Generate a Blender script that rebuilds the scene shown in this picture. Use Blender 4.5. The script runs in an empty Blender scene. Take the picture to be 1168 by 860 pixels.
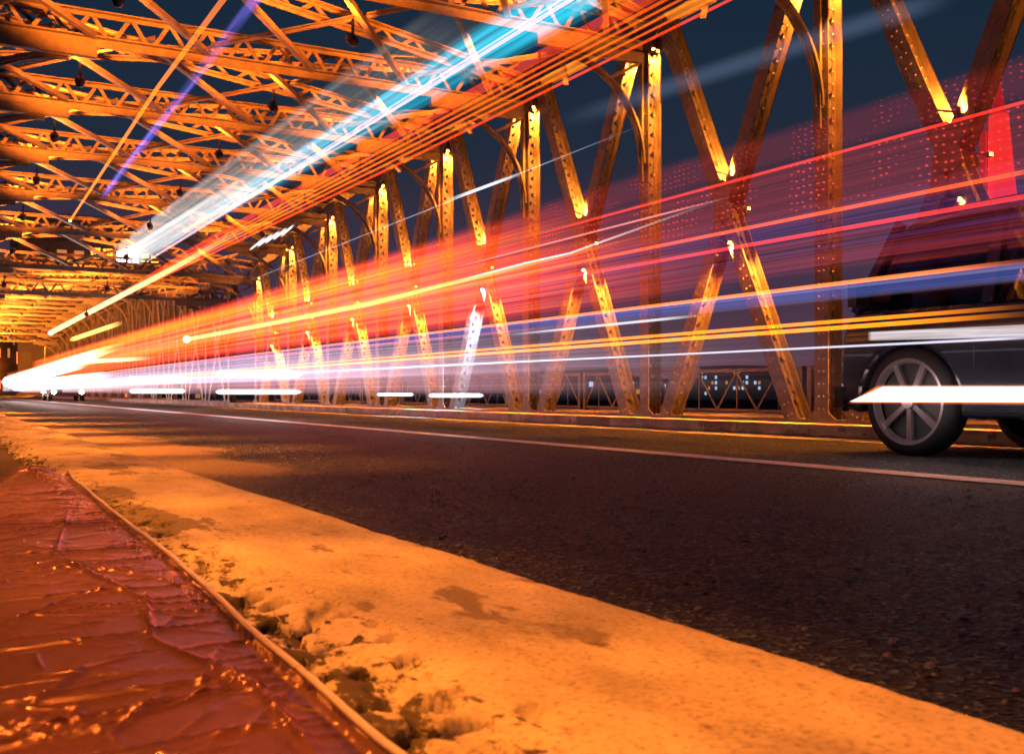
import bpy, bmesh, math, random
import numpy as np
from mathutils import Vector, Matrix, noise
random.seed(7); np.random.seed(7)
R = math.radians
scene = bpy.context.scene
COL = scene.collection

# ------------------------------------------------------------------ camera
F_PX, XVP, YH, CAM_H = 1200.0, -80.0, 447.0, 0.46
TH = math.atan((584 - XVP) / F_PX)
CT, ST, TT = math.cos(TH), math.sin(TH), math.tan(TH)
cd = bpy.data.cameras.new('camera'); cam = bpy.data.objects.new('camera', cd); COL.objects.link(cam)
cam.location = (0, 0, CAM_H); cam.rotation_euler = (R(90), 0, -TH)
cd.sensor_width = 36; cd.lens = 36 * F_PX / 1168; cd.shift_y = 17 / 1168
cd.clip_start = 0.05; cd.clip_end = 3000
cd.dof.use_dof = True; cd.dof.focus_distance = 5.0; cd.dof.aperture_fstop = 9.0
scene.camera = cam

# ------------------------------------------------------------------ world and moonlight
w = bpy.data.worlds.new('World'); scene.world = w; w.use_nodes = True
nt = w.node_tree; bgn = nt.nodes['Background']
sky = nt.nodes.new('ShaderNodeTexSky'); sky.sky_type = 'NISHITA'; sky.sun_disc = False
sky.sun_elevation = R(-2.5); sky.sun_rotation = R(200); sky.air_density = 1.2; sky.dust_density = 2.0; sky.ozone_density = 3.0
SKY_STRENGTH = 0.11
# city glow: the night air over the river is lit from below, warmer towards the horizon
geo = nt.nodes.new('ShaderNodeNewGeometry'); sep = nt.nodes.new('ShaderNodeSeparateXYZ')
nt.links.new(geo.outputs['Incoming'], sep.inputs[0])
ab = nt.nodes.new('ShaderNodeMath'); ab.operation = 'ABSOLUTE'; nt.links.new(sep.outputs['Z'], ab.inputs[0])
glow = nt.nodes.new('ShaderNodeValToRGB'); nt.links.new(ab.outputs[0], glow.inputs[0])
glow.color_ramp.elements[0].position = 0.0; glow.color_ramp.elements[0].color = (1.0, 0.42, 0.62, 1)
glow.color_ramp.elements[1].position = 0.40; glow.color_ramp.elements[1].color = (0.03, 0.16, 0.30, 1)
e_ = glow.color_ramp.elements.new(0.10); e_.color = (0.50, 0.30, 0.58, 1)
e_ = glow.color_ramp.elements.new(0.22); e_.color = (0.11, 0.20, 0.36, 1)
mixn = nt.nodes.new('ShaderNodeMixRGB'); mixn.blend_type = 'ADD'; mixn.inputs[0].default_value = 1.0
nt.links.new(sky.outputs[0], mixn.inputs[1]); nt.links.new(glow.outputs[0], mixn.inputs[2])
nt.links.new(mixn.outputs[0], bgn.inputs[0]); bgn.inputs[1].default_value = SKY_STRENGTH
sd = bpy.data.lights.new('moon', 'SUN'); sd.energy = 0.02; sd.angle = R(0.5); sd.color = (0.7, 0.8, 1)
so = bpy.data.objects.new('moon', sd); COL.objects.link(so); so.rotation_euler = (R(40), 0, R(160))

scene.view_settings.view_transform = 'Standard'; scene.view_settings.look = 'None'
scene.view_settings.exposure = 0.0; scene.view_settings.gamma = 1.0
scene.view_settings.use_curve_mapping = False
cy = scene.cycles
cy.use_denoising = True
try: cy.denoiser = 'OPENIMAGEDENOISE'
except Exception: pass
cy.use_light_tree = True; cy.max_bounces = 3; cy.diffuse_bounces = 2; cy.glossy_bounces = 2; cy.use_adaptive_sampling = True; cy.adaptive_threshold = .02
cy.transmission_bounces = 4; cy.transparent_max_bounces = 48; cy.sample_clamp_indirect = 4.0; cy.sample_clamp_direct = 0
cy.caustics_reflective = False; cy.caustics_refractive = False; cy.blur_glossy = 0.5

# ------------------------------------------------------------------ helpers
def at(px, py, X):
    """the point of the vertical plane at lateral offset X (metres) that lies under a place in the photo"""
    s = F_PX * X / (CT * CT * (px - XVP)) - X * TT
    z = CAM_H + (YH - py) / (px - XVP) * X / CT
    return Vector((X, s, z))

def tag(o, label=None, cat=None, group=None, kind=None):
    if label: o['label'] = label
    if cat: o['category'] = cat
    if group: o['group'] = group
    if kind: o['kind'] = kind
    return o

def empty(name, loc, label=None, cat=None, group=None):
    o = bpy.data.objects.new(name, None); COL.objects.link(o); o.location = loc
    o.empty_display_size = 0.2
    return tag(o, label, cat, group)

def wloc(o):
    v = Vector((0, 0, 0))
    while o is not None:
        v += o.location; o = o.parent
    return v

class MB:
    def __init__(s): s.v = []; s.f = []
    def add(s, verts, faces):
        n = len(s.v); s.v += [tuple(p) for p in verts]; s.f += [tuple(i + n for i in f) for f in faces]
    def box(s, x0, x1, y0, y1, z0, z1):
        s.add([(x0,y0,z0),(x1,y0,z0),(x1,y1,z0),(x0,y1,z0),(x0,y0,z1),(x1,y0,z1),(x1,y1,z1),(x0,y1,z1)],
              [(0,3,2,1),(4,5,6,7),(0,1,5,4),(1,2,6,5),(2,3,7,6),(3,0,4,7)])
    def beam(s, p0, p1, w, h, up=(0, 0, 1), off=(0, 0)):
        """w across (side), h along up; off shifts the section by (side, up)"""
        p0, p1 = Vector(p0), Vector(p1); d = (p1 - p0).normalized(); up = Vector(up)
        sd_ = d.cross(up).normalized(); u = sd_.cross(d).normalized()
        vs = []
        for p in (p0, p1):
            c = p + sd_ * off[0] + u * off[1]
            for a, b in ((-1,-1),(1,-1),(1,1),(-1,1)): vs.append(c + sd_ * a * w / 2 + u * b * h / 2)
        s.add(vs, [(0,3,2,1),(4,5,6,7),(0,1,5,4),(1,2,6,5),(2,3,7,6),(3,0,4,7)])
    def tube(s, pts, rad, n=8, caps=True):
        pts = [Vector(p) for p in pts]; base = len(s.v)
        for i, p in enumerate(pts):
            d = (pts[min(i+1, len(pts)-1)] - pts[max(i-1, 0)]).normalized()
            a = d.cross(Vector((0,0,1)) if abs(d.z) < .95 else Vector((1,0,0))).normalized(); b = a.cross(d)
            r = rad[i] if isinstance(rad, (list, tuple)) else rad
            rx, rz = r if isinstance(r, (list, tuple)) else (r, r)
            for k in range(n):
                t = 2 * math.pi * k / n
                s.v.append(tuple(p + a * math.cos(t) * rx + b * math.sin(t) * rz))
        for i in range(len(pts)-1):
            for k in range(n):
                k2 = (k+1) % n
                s.f.append((base+i*n+k, base+i*n+k2, base+(i+1)*n+k2, base+(i+1)*n+k))
        if caps:
            s.f.append(tuple(base+k for k in reversed(range(n))))
            s.f.append(tuple(base+(len(pts)-1)*n+k for k in range(n)))
    def cyl(s, c, axis, r, l, n=16, r2=None):
        c = Vector(c); axis = Vector(axis).normalized()
        s.tube([c - axis*l/2, c + axis*l/2], [r, r if r2 is None else r2], n)
    def prism(s, poly, x0, x1):
        """polygon in (y, z) swept in x"""
        n = len(poly)
        vs = [(x0, y, z) for y, z in poly] + [(x1, y, z) for y, z in poly]
        fs = [tuple(range(n)), tuple(reversed(range(n, 2*n)))]
        for i in range(n):
            j = (i+1) % n; fs.append((i, n+i, n+j, j))
        s.add(vs, fs)
    def dome(s, c, nrm, r):
        c = Vector(c); nrm = Vector(nrm).normalized()
        a = nrm.orthogonal().normalized(); b = nrm.cross(a)
        vs = [c + (a*math.cos(t)+b*math.sin(t))*r for t in [i*math.pi/3 for i in range(6)]]
        vs += [c + nrm*r*.55 + (a*math.cos(t)+b*math.sin(t))*r*.6 for t in [i*math.pi/3 for i in range(6)]]
        fs = [(i, (i+1)%6, 6+(i+1)%6, 6+i) for i in range(6)] + [tuple(range(6, 12))]
        s.add(vs, fs)
    def build(s, name, mat, parent=None, smooth=False, kind=None, loc=None):
        """vertices are given in world space; loc = where a top-level object's origin goes"""
        o_ = wloc(parent) if parent is not None else Vector(loc if loc is not None else (0, 0, 0))
        me = bpy.data.meshes.new(name)
        me.from_pydata([(x-o_.x, y-o_.y, z-o_.z) for x, y, z in s.v], [], s.f)
        bm = bmesh.new(); bm.from_mesh(me); bmesh.ops.recalc_face_normals(bm, faces=bm.faces); bm.to_mesh(me); bm.free()
        if smooth:
            for p in me.polygons: p.use_smooth = True
        if mat: me.materials.append(mat)
        ob = bpy.data.objects.new(name, me); COL.objects.link(ob)
        if parent is not None: ob.parent = parent
        else: ob.location = o_
        if kind: ob['kind'] = kind
        return ob

BARS = {}
def bar(name, mat, parent, p0, p1, w, h, up):
    """a small flat bar as an object of its own; alike bars share one mesh"""
    p0, p1 = Vector(p0), Vector(p1); L = (p1-p0).length
    key = (name, round(L, 3), w, h, mat.name)
    if key not in BARS:
        m = MB(); m.box(-w/2, w/2, -L/2, L/2, -h/2, h/2)
        me = bpy.data.meshes.new(name); me.from_pydata(m.v, [], m.f); me.materials.append(mat); BARS[key] = me
    d = (p1-p0).normalized(); sd_ = d.cross(Vector(up)).normalized(); u = sd_.cross(d).normalized()
    ob = bpy.data.objects.new(name, BARS[key]); COL.objects.link(ob); ob.parent = parent
    M = Matrix((sd_, d, u)).transposed().to_4x4()
    ob.matrix_local = Matrix.Translation((p0+p1)/2 - wloc(parent)) @ M
    return ob

# ------------------------------------------------------------------ materials
def newmat(name):
    m = bpy.data.materials.new(name); m.use_nodes = True
    return m, m.node_tree, m.node_tree.nodes['Principled BSDF']
def N(t, typ, **kw):
    n = t.nodes.new(typ)
    for k, v in kw.items(): setattr(n, k, v)
    return n
def ramp(t, src, stops):
    n = N(t, 'ShaderNodeValToRGB'); t.links.new(src, n.inputs[0])
    els = n.color_ramp.elements
    els[0].position, els[0].color = stops[0][0], (*stops[0][1], 1)
    els[1].position, els[1].color = stops[-1][0], (*stops[-1][1], 1)
    for p, c in stops[1:-1]:
        e = els.new(p); e.color = (*c, 1)
    return n
def noise_tex(t, scale, detail=4, rough=.55, coord='Object', stretch=None):
    tc = N(t, 'ShaderNodeTexCoord'); src = tc.outputs[coord]
    if stretch:
        mp = N(t, 'ShaderNodeMapping'); mp.inputs['Scale'].default_value = stretch
        t.links.new(src, mp.inputs[0]); src = mp.outputs[0]
    n = N(t, 'ShaderNodeTexNoise'); n.inputs['Scale'].default_value = scale
    n.inputs['Detail'].default_value = detail; n.inputs['Roughness'].default_value = rough
    t.links.new(src, n.inputs['Vector']); return n
def bumped(t, b, h, strength, dist=.01, prev=None):
    bp = N(t, 'ShaderNodeBump'); bp.inputs['Strength'].default_value = strength; bp.inputs['Distance'].default_value = dist
    t.links.new(h, bp.inputs['Height'])
    if prev is not None: t.links.new(prev.outputs[0], bp.inputs['Normal'])
    t.links.new(bp.outputs[0], b.inputs['Normal']); return bp

def painted(name, c, rough=.5, var=.35, metal=0.0, scale=6):
    m, t, b = newmat(name)
    n = noise_tex(t, scale, 6, .65)
    lo = tuple(x*(1-var) for x in c); hi = tuple(min(1, x*(1+var*.6)) for x in c)
    r = ramp(t, n.outputs['Fac'], [(.3, lo), (.7, hi)]); t.links.new(r.outputs[0], b.inputs['Base Color'])
    b.inputs['Roughness'].default_value = rough; b.inputs['Metallic'].default_value = metal
    n2 = noise_tex(t, scale*8, 3); bumped(t, b, n2.outputs['Fac'], .25, .003)
    return m

STEEL = painted('painted_steel', (.115, .105, .097), .42, .4)
STEEL_DARK = painted('dark_steel', (.07, .07, .072), .5, .3)
RUSTY = painted('rivet_steel', (.20, .18, .16), .4, .3)
HOUSING = painted('lamp_housing', (.05, .05, .05), .4, .2)
RUBBER = painted('tyre_rubber', (.022, .022, .024), .8, .3, 0, 30)
ALLOY = painted('alloy_rim', (.55, .53, .52), .28, .1, .8)
CARPAINT = painted('dark_car_paint', (.018, .024, .035), .22, .1); CARPAINT.node_tree.nodes['Principled BSDF'].inputs['Coat Weight'].default_value = .8
PLASTIC = painted('black_plastic', (.02, .02, .02), .5, .2)

def emit(name, c, s):
    m, t, b = newmat(name); b.inputs['Base Color'].default_value = (*c, 1)
    b.inputs['Emission Color'].default_value = (*c, 1); b.inputs['Emission Strength'].default_value = s
    b.inputs['Roughness'].default_value = .3
    return m
LAMP_GLASS = emit('lamp_lens', (1, .45, .10), 5)
COOL_GLASS = emit('cool_lamp_lens', (.8, .85, 1), 5)
HEAD_GLASS = emit('headlamp_glass', (1, .9, .78), 40)

def glass(name, c=(.35, .4, .45), alpha=.25):
    m, t, b = newmat(name)
    tr = N(t, 'ShaderNodeBsdfTransparent'); tr.inputs[0].default_value = (*c, 1)
    gl = N(t, 'ShaderNodeBsdfGlossy'); gl.inputs['Roughness'].default_value = .06
    mx = N(t, 'ShaderNodeMixShader'); fr = N(t, 'ShaderNodeFresnel'); fr.inputs[0].default_value = 1.45
    t.links.new(fr.outputs[0], mx.inputs[0]); t.links.new(tr.outputs[0], mx.inputs[1]); t.links.new(gl.outputs[0], mx.inputs[2])
    t.links.new(mx.outputs[0], t.nodes['Material Output'].inputs[0])
    return m
GLASS = glass('car_glass', (.62, .66, .7))

def asphalt():
    m, t, b = newmat('asphalt')
    big = noise_tex(t, .55, 4, .6, 'Object', (1.2, .35, 1))
    r1 = ramp(t, big.outputs['Fac'], [(.30, (.022, .040, .048)), (.5, (.038, .058, .066)), (.68, (.082, .096, .10))])
    tc = N(t, 'ShaderNodeTexCoord')
    vo = N(t, 'ShaderNodeTexVoronoi'); vo.inputs['Scale'].default_value = 72; t.links.new(tc.outputs['Object'], vo.inputs['Vector'])
    sc_ = N(t, 'ShaderNodeSeparateColor'); t.links.new(vo.outputs['Color'], sc_.inputs[0])
    sp = ramp(t, sc_.outputs[0], [(0, (.06, .06, .06)), (.45, (.45, .45, .45)), (.82, (1.9, 1.85, 1.8)), (.97, (5.5, 5.1, 4.7))])
    mu = N(t, 'ShaderNodeMixRGB', blend_type='MULTIPLY'); mu.inputs[0].default_value = 1
    t.links.new(r1.outputs[0], mu.inputs[1]); t.links.new(sp.outputs[0], mu.inputs[2])
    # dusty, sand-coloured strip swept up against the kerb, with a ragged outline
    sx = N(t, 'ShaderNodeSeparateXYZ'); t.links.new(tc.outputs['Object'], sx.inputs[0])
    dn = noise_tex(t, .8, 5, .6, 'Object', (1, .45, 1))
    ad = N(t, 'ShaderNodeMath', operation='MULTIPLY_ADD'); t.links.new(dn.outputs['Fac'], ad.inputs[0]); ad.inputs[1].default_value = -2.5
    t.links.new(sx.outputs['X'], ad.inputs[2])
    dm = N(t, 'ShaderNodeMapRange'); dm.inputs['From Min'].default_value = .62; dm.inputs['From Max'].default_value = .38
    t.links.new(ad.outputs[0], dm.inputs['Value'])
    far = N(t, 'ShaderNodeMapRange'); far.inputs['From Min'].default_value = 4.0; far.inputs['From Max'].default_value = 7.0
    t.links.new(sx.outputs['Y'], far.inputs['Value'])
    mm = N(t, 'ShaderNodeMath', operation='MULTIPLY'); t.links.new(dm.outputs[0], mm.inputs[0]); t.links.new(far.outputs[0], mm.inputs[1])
    wn = noise_tex(t, .9, 5, .65, 'Object', (1, .25, 1))
    wa = N(t, 'ShaderNodeMath', operation='MULTIPLY_ADD'); t.links.new(wn.outputs['Fac'], wa.inputs[0]); wa.inputs[1].default_value = 1.6; t.links.new(sx.outputs['X'], wa.inputs[2])
    ws = N(t, 'ShaderNodeMath', operation='SUBTRACT'); t.links.new(wa.outputs[0], ws.inputs[0]); ws.inputs[1].default_value = 4.1
    wb = N(t, 'ShaderNodeMath', operation='ABSOLUTE'); t.links.new(ws.outputs[0], wb.inputs[0])
    wm = N(t, 'ShaderNodeMapRange'); wm.inputs['From Min'].default_value = .62; wm.inputs['From Max'].default_value = .40; t.links.new(wb.outputs[0], wm.inputs['Value'])
    wf = N(t, 'ShaderNodeMath', operation='MULTIPLY'); t.links.new(wm.outputs[0], wf.inputs[0]); wf.inputs[1].default_value = .6
    wx = N(t, 'ShaderNodeMixRGB'); t.links.new(wf.outputs[0], wx.inputs[0]); t.links.new(mu.outputs[0], wx.inputs[1]); wx.inputs[2].default_value = (.105, .095, .10, 1); mu = wx
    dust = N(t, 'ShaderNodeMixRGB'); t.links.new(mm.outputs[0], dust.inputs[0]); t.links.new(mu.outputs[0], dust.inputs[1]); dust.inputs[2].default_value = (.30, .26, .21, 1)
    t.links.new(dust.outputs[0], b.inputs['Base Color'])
    b.inputs['Roughness'].default_value = .62; b.inputs['Specular IOR Level'].default_value = .35
    b1 = bumped(t, b, vo.outputs['Distance'], 1.0, .02)
    n3 = noise_tex(t, 14, 5, .7); bumped(t, b, n3.outputs['Fac'], .5, .02, b1)
    return m
ASPHALT = asphalt()

def concrete(name, base, stain, scale=3.0, painted_holes=False):
    m, t, b = newmat(name)
    n = noise_tex(t, scale, 7, .62, 'Object', (1.3, .7, 1))
    r = ramp(t, n.outputs['Fac'], [(.34, tuple(x*.55 for x in base)), (.47, tuple(x*.9 for x in base)), (.53, base), (.68, tuple(min(1, x*1.4) for x in base))])
    # damp stains with crisp, ragged outlines
    n2 = noise_tex(t, 1.35, 6, .62, 'Object', (2.2, .8, 1))
    r2 = ramp(t, n2.outputs['Fac'], [(.565, (0, 0, 0)), (.585, (1, 1, 1))])
    mx = N(t, 'ShaderNodeMixRGB'); t.links.new(r2.outputs[0], mx.inputs[0]); t.links.new(r.outputs[0], mx.inputs[1]); mx.inputs[2].default_value = (*stain, 1)
    n4 = noise_tex(t, 9, 6, .7, 'Object', (1.6, .6, 1))
    r4 = ramp(t, n4.outputs['Fac'], [(.33, (.2, .17, .15)), (.40, (1, 1, 1))])
    mu = N(t, 'ShaderNodeMixRGB', blend_type='MULTIPLY'); mu.inputs[0].default_value = .8
    t.links.new(mx.outputs[0], mu.inputs[1]); t.links.new(r4.outputs[0], mu.inputs[2])
    src = mu.outputs[0]
    npz = noise_tex(t, 95, 4, .7); rp = ramp(t, npz.outputs['Fac'], [(.34, (.45, .43, .41)), (.45, (.94, .94, .94)), (.66, (1.10, 1.10, 1.10))])
    mp_ = N(t, 'ShaderNodeMixRGB', blend_type='MULTIPLY'); mp_.inputs[0].default_value = 1; t.links.new(src, mp_.inputs[1]); t.links.new(rp.outputs[0], mp_.inputs[2]); src = mp_.outputs[0]
    if painted_holes:  # black patches painted along the inner edge stand in for shaded holes
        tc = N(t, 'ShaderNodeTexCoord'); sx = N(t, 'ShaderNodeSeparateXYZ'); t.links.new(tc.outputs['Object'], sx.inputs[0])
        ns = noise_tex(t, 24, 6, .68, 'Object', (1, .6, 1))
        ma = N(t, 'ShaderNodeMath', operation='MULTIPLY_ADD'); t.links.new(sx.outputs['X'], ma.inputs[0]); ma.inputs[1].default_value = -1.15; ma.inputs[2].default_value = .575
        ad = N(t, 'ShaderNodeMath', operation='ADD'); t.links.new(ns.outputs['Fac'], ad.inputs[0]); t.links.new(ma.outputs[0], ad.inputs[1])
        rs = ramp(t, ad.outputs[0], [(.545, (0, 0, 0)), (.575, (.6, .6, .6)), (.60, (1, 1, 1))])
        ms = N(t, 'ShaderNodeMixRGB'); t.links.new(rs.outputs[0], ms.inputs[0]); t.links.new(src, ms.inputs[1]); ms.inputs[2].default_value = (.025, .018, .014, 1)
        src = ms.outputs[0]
    t.links.new(src, b.inputs['Base Color']); b.inputs['Roughness'].default_value = .75
    n3 = noise_tex(t, 60, 5, .7); b1 = bumped(t, b, n3.outputs['Fac'], .5, .004)
    bumped(t, b, n4.outputs['Fac'], .35, .012, b1)
    return m
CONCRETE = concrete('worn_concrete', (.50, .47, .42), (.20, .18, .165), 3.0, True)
CONCRETE2 = concrete('footway_concrete', (.30, .28, .26), (.16, .15, .14))
BROWN = concrete('brown_paving', (.034, .017, .016), (.018, .010, .010))
LINE = painted('road_paint', (.86, .84, .80), .5, .25, 0, 12)

def film():
    m, t, b = newmat('clear_film')
    tr = N(t, 'ShaderNodeBsdfTransparent'); tr.inputs[0].default_value = (.88, .66, .68, 1)
    gl = N(t, 'ShaderNodeBsdfGlossy'); gl.inputs['Roughness'].default_value = .24; gl.inputs[0].default_value = (.80, .55, .74, 1)
    df = N(t, 'ShaderNodeBsdfDiffuse'); df.inputs[0].default_value = (.50, .20, .26, 1)
    nb = noise_tex(t, 7, 5, .65, 'Object', (1, 1, 1))
    bp = N(t, 'ShaderNodeBump'); bp.inputs['Strength'].default_value = .06; bp.inputs['Distance'].default_value = .01
    t.links.new(nb.outputs['Fac'], bp.inputs['Height'])
    t.links.new(bp.outputs[0], gl.inputs['Normal']); t.links.new(bp.outputs[0], df.inputs['Normal'])
    m1 = N(t, 'ShaderNodeMixShader'); m1.inputs[0].default_value = .075
    t.links.new(tr.outputs[0], m1.inputs[1]); t.links.new(df.outputs[0], m1.inputs[2])
    fr = N(t, 'ShaderNodeFresnel'); fr.inputs[0].default_value = 1.42; t.links.new(bp.outputs[0], fr.inputs['Normal'])
    m2 = N(t, 'ShaderNodeMixShader'); t.links.new(fr.outputs[0], m2.inputs[0]); t.links.new(m1.outputs[0], m2.inputs[1]); t.links.new(gl.outputs[0], m2.inputs[2])
    t.links.new(m2.outputs[0], t.nodes['Material Output'].inputs[0])
    return m
FILM = film()

def water():
    m, t, b = newmat('river_water'); b.inputs['Base Color'].default_value = (.01, .018, .022, 1); b.inputs['Roughness'].default_value = .12
    n = noise_tex(t, 1.2, 4, .6); bumped(t, b, n.outputs['Fac'], .4, .08); return m
WATER = water()

ORANGE = (1.0, .235, .018); ROOF_ORANGE = (1.0, .175, .010)
def lamp(name, loc, power, target=None, typ='POINT', size=.04, col=ORANGE, cone=120, blend=.4, parent=None):
    ld = bpy.data.lights.new(name, typ); ld.energy = power; ld.color = col; ld.shadow_soft_size = size
    if typ == 'SPOT': ld.spot_size = R(cone); ld.spot_blend = blend
    lo = bpy.data.objects.new(name, ld); COL.objects.link(lo); lo.location = loc
    if target is not None:
        lo.rotation_euler = (Vector(target)-Vector(loc)).to_track_quat('-Z', 'Y').to_euler()
    return lo

# ------------------------------------------------------------------ bridge layout
WR, WL = 8.6, -0.30            # truss planes
P, S0 = 3.249, 8.394           # panel length, first post in view
sk = lambda k: S0 + P*k
def zs(s, c=5.0):              # underside of the cross struts: camelback outline
    return 5.06 - 1.25*min(1.3, abs((s-c)/26.0))**4
DECK = .126

# ------------------------------------------------------------------ setting: river, deck, road, kerbs
m = MB(); m.box(-900, 1500, -600, 1800, -7.2, -7.0); tag(m.build('river_water', WATER), kind='structure')
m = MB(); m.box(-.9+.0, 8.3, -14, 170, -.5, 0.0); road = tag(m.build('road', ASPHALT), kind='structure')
m = MB()
y = -14.0
m.box(4.64, 4.86, -14, 170, .0045, .0065); tag(m.build('lane_line', LINE, road))
m = MB(); m.box(7.40, 7.46, -14, 170, .0045, .0065); m.build('edge_line', LINE, road)
m = MB(); m.box(7.88, 8.30, -14, 120, .0, DECK); m.box(7.86, 7.90, -14, 120, .02, DECK+.004)
tag(m.build('kerb_far_side', CONCRETE2), kind='structure')
m = MB(); m.box(8.303, 11.9, -14, 100, -.4, DECK-.01); tag(m.build('footway', CONCRETE2), kind='structure')
m = MB(); m.box(-3.2, .47, -14, 100, -.4, .098); tag(m.build('pavement', BROWN), kind='structure')

# near kerb: worn concrete, real relief with pits along its inner edge
def kerb():
    xs = np.concatenate([np.linspace(.40, .62, 42), np.linspace(.63, .94, 26), [.952, .960, .965]])
    ys = np.concatenate([np.linspace(.15, 1.6, 210), np.linspace(1.61, 4.5, 240), np.linspace(4.53, 12, 160), np.linspace(12.2, 120, 120)])
    nx, ny = len(xs), len(ys); V = np.zeros((ny, nx, 3)); V[..., 0] = xs[None]; V[..., 1] = ys[:, None]
    for j in range(ny):
        yv = ys[j]
        edge = .455 + .035*noise.noise((yv*2.3, 3.1, 0)) + .02*noise.noise((yv*9, 1.1, 0))
        chip = .012*max(0, noise.noise((yv*3.0, 7.7, 0))) + .006*max(0, noise.noise((yv*14, 2.2, 0)))
        for i in range(nx):
            x = xs[i]
            z = DECK + .004*noise.noise((x*5, yv*2.5, 0)) + .0015*noise.noise((x*30, yv*22, 4))
            t = max(0.0, min(1.0, 1-(x-edge)/.12))                       # broken inner band
            if t > 0:
                r = noise.fractal((x*20, yv*13, 1.7), 1.0, 2.0, 4)
                z -= t*t*(.009 + .020*max(0, r+.10))
                pit = noise.noise((x*24, yv*17, 9.2))
                if pit > .20: z -= t*min(.05, (pit-.20)*.45)
            pit2 = noise.noise((x*9, yv*5, 21.0))
            if pit2 > .55: z -= (pit2-.55)*.03
            if x > .93: z -= ((x-.93)/.035)**2*.012
            V[j, i] = (x - (chip if x > .94 else 0), yv, z)
    verts = V.reshape(-1, 3).tolist(); faces = []
    for j in range(ny-1):
        for i in range(nx-1):
            a = j*nx+i; faces.append((a, a+1, a+nx+1, a+nx))
    nb = len(verts)                                                       # road-side face
    for j in range(ny): verts.append([.968, ys[j], -.02])
    for j in range(ny-1):
        faces.append((j*nx+nx-1, nb+j, nb+j+1, (j+1)*nx+nx-1))
    nb = len(verts)
    for j in range(ny): verts.append([.40, ys[j], .02])
    for j in range(ny-1):
        faces.append((j*nx, (j+1)*nx, nb+j+1, nb+j))
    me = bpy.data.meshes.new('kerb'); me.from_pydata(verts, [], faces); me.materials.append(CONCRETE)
    for p in me.polygons: p.use_smooth = True
    o = bpy.data.objects.new('kerb_near_side', me); COL.objects.link(o); return tag(o, kind='structure')
kerb()

# loose grit on the asphalt
m = MB()
for _ in range(3600):
    s = random.uniform(1.0, 9); X = random.uniform(1.0, 4.6) if s > 2 else random.uniform(1.0, 3.5)
    r = random.choice([.003, .004, .004, .005, .006, .009])
    m.dome((X, s, .001), (random.uniform(-.3, .3), random.uniform(-.3, .3), 1), r*random.uniform(.7, 1.4))
GRIT = painted('pale_grit', (.42, .38, .33), .7, .5, 0, 40)
tag(m.build('gravel', GRIT), 'loose pale grit scattered over the dark asphalt', 'gravel', kind='stuff')

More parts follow.
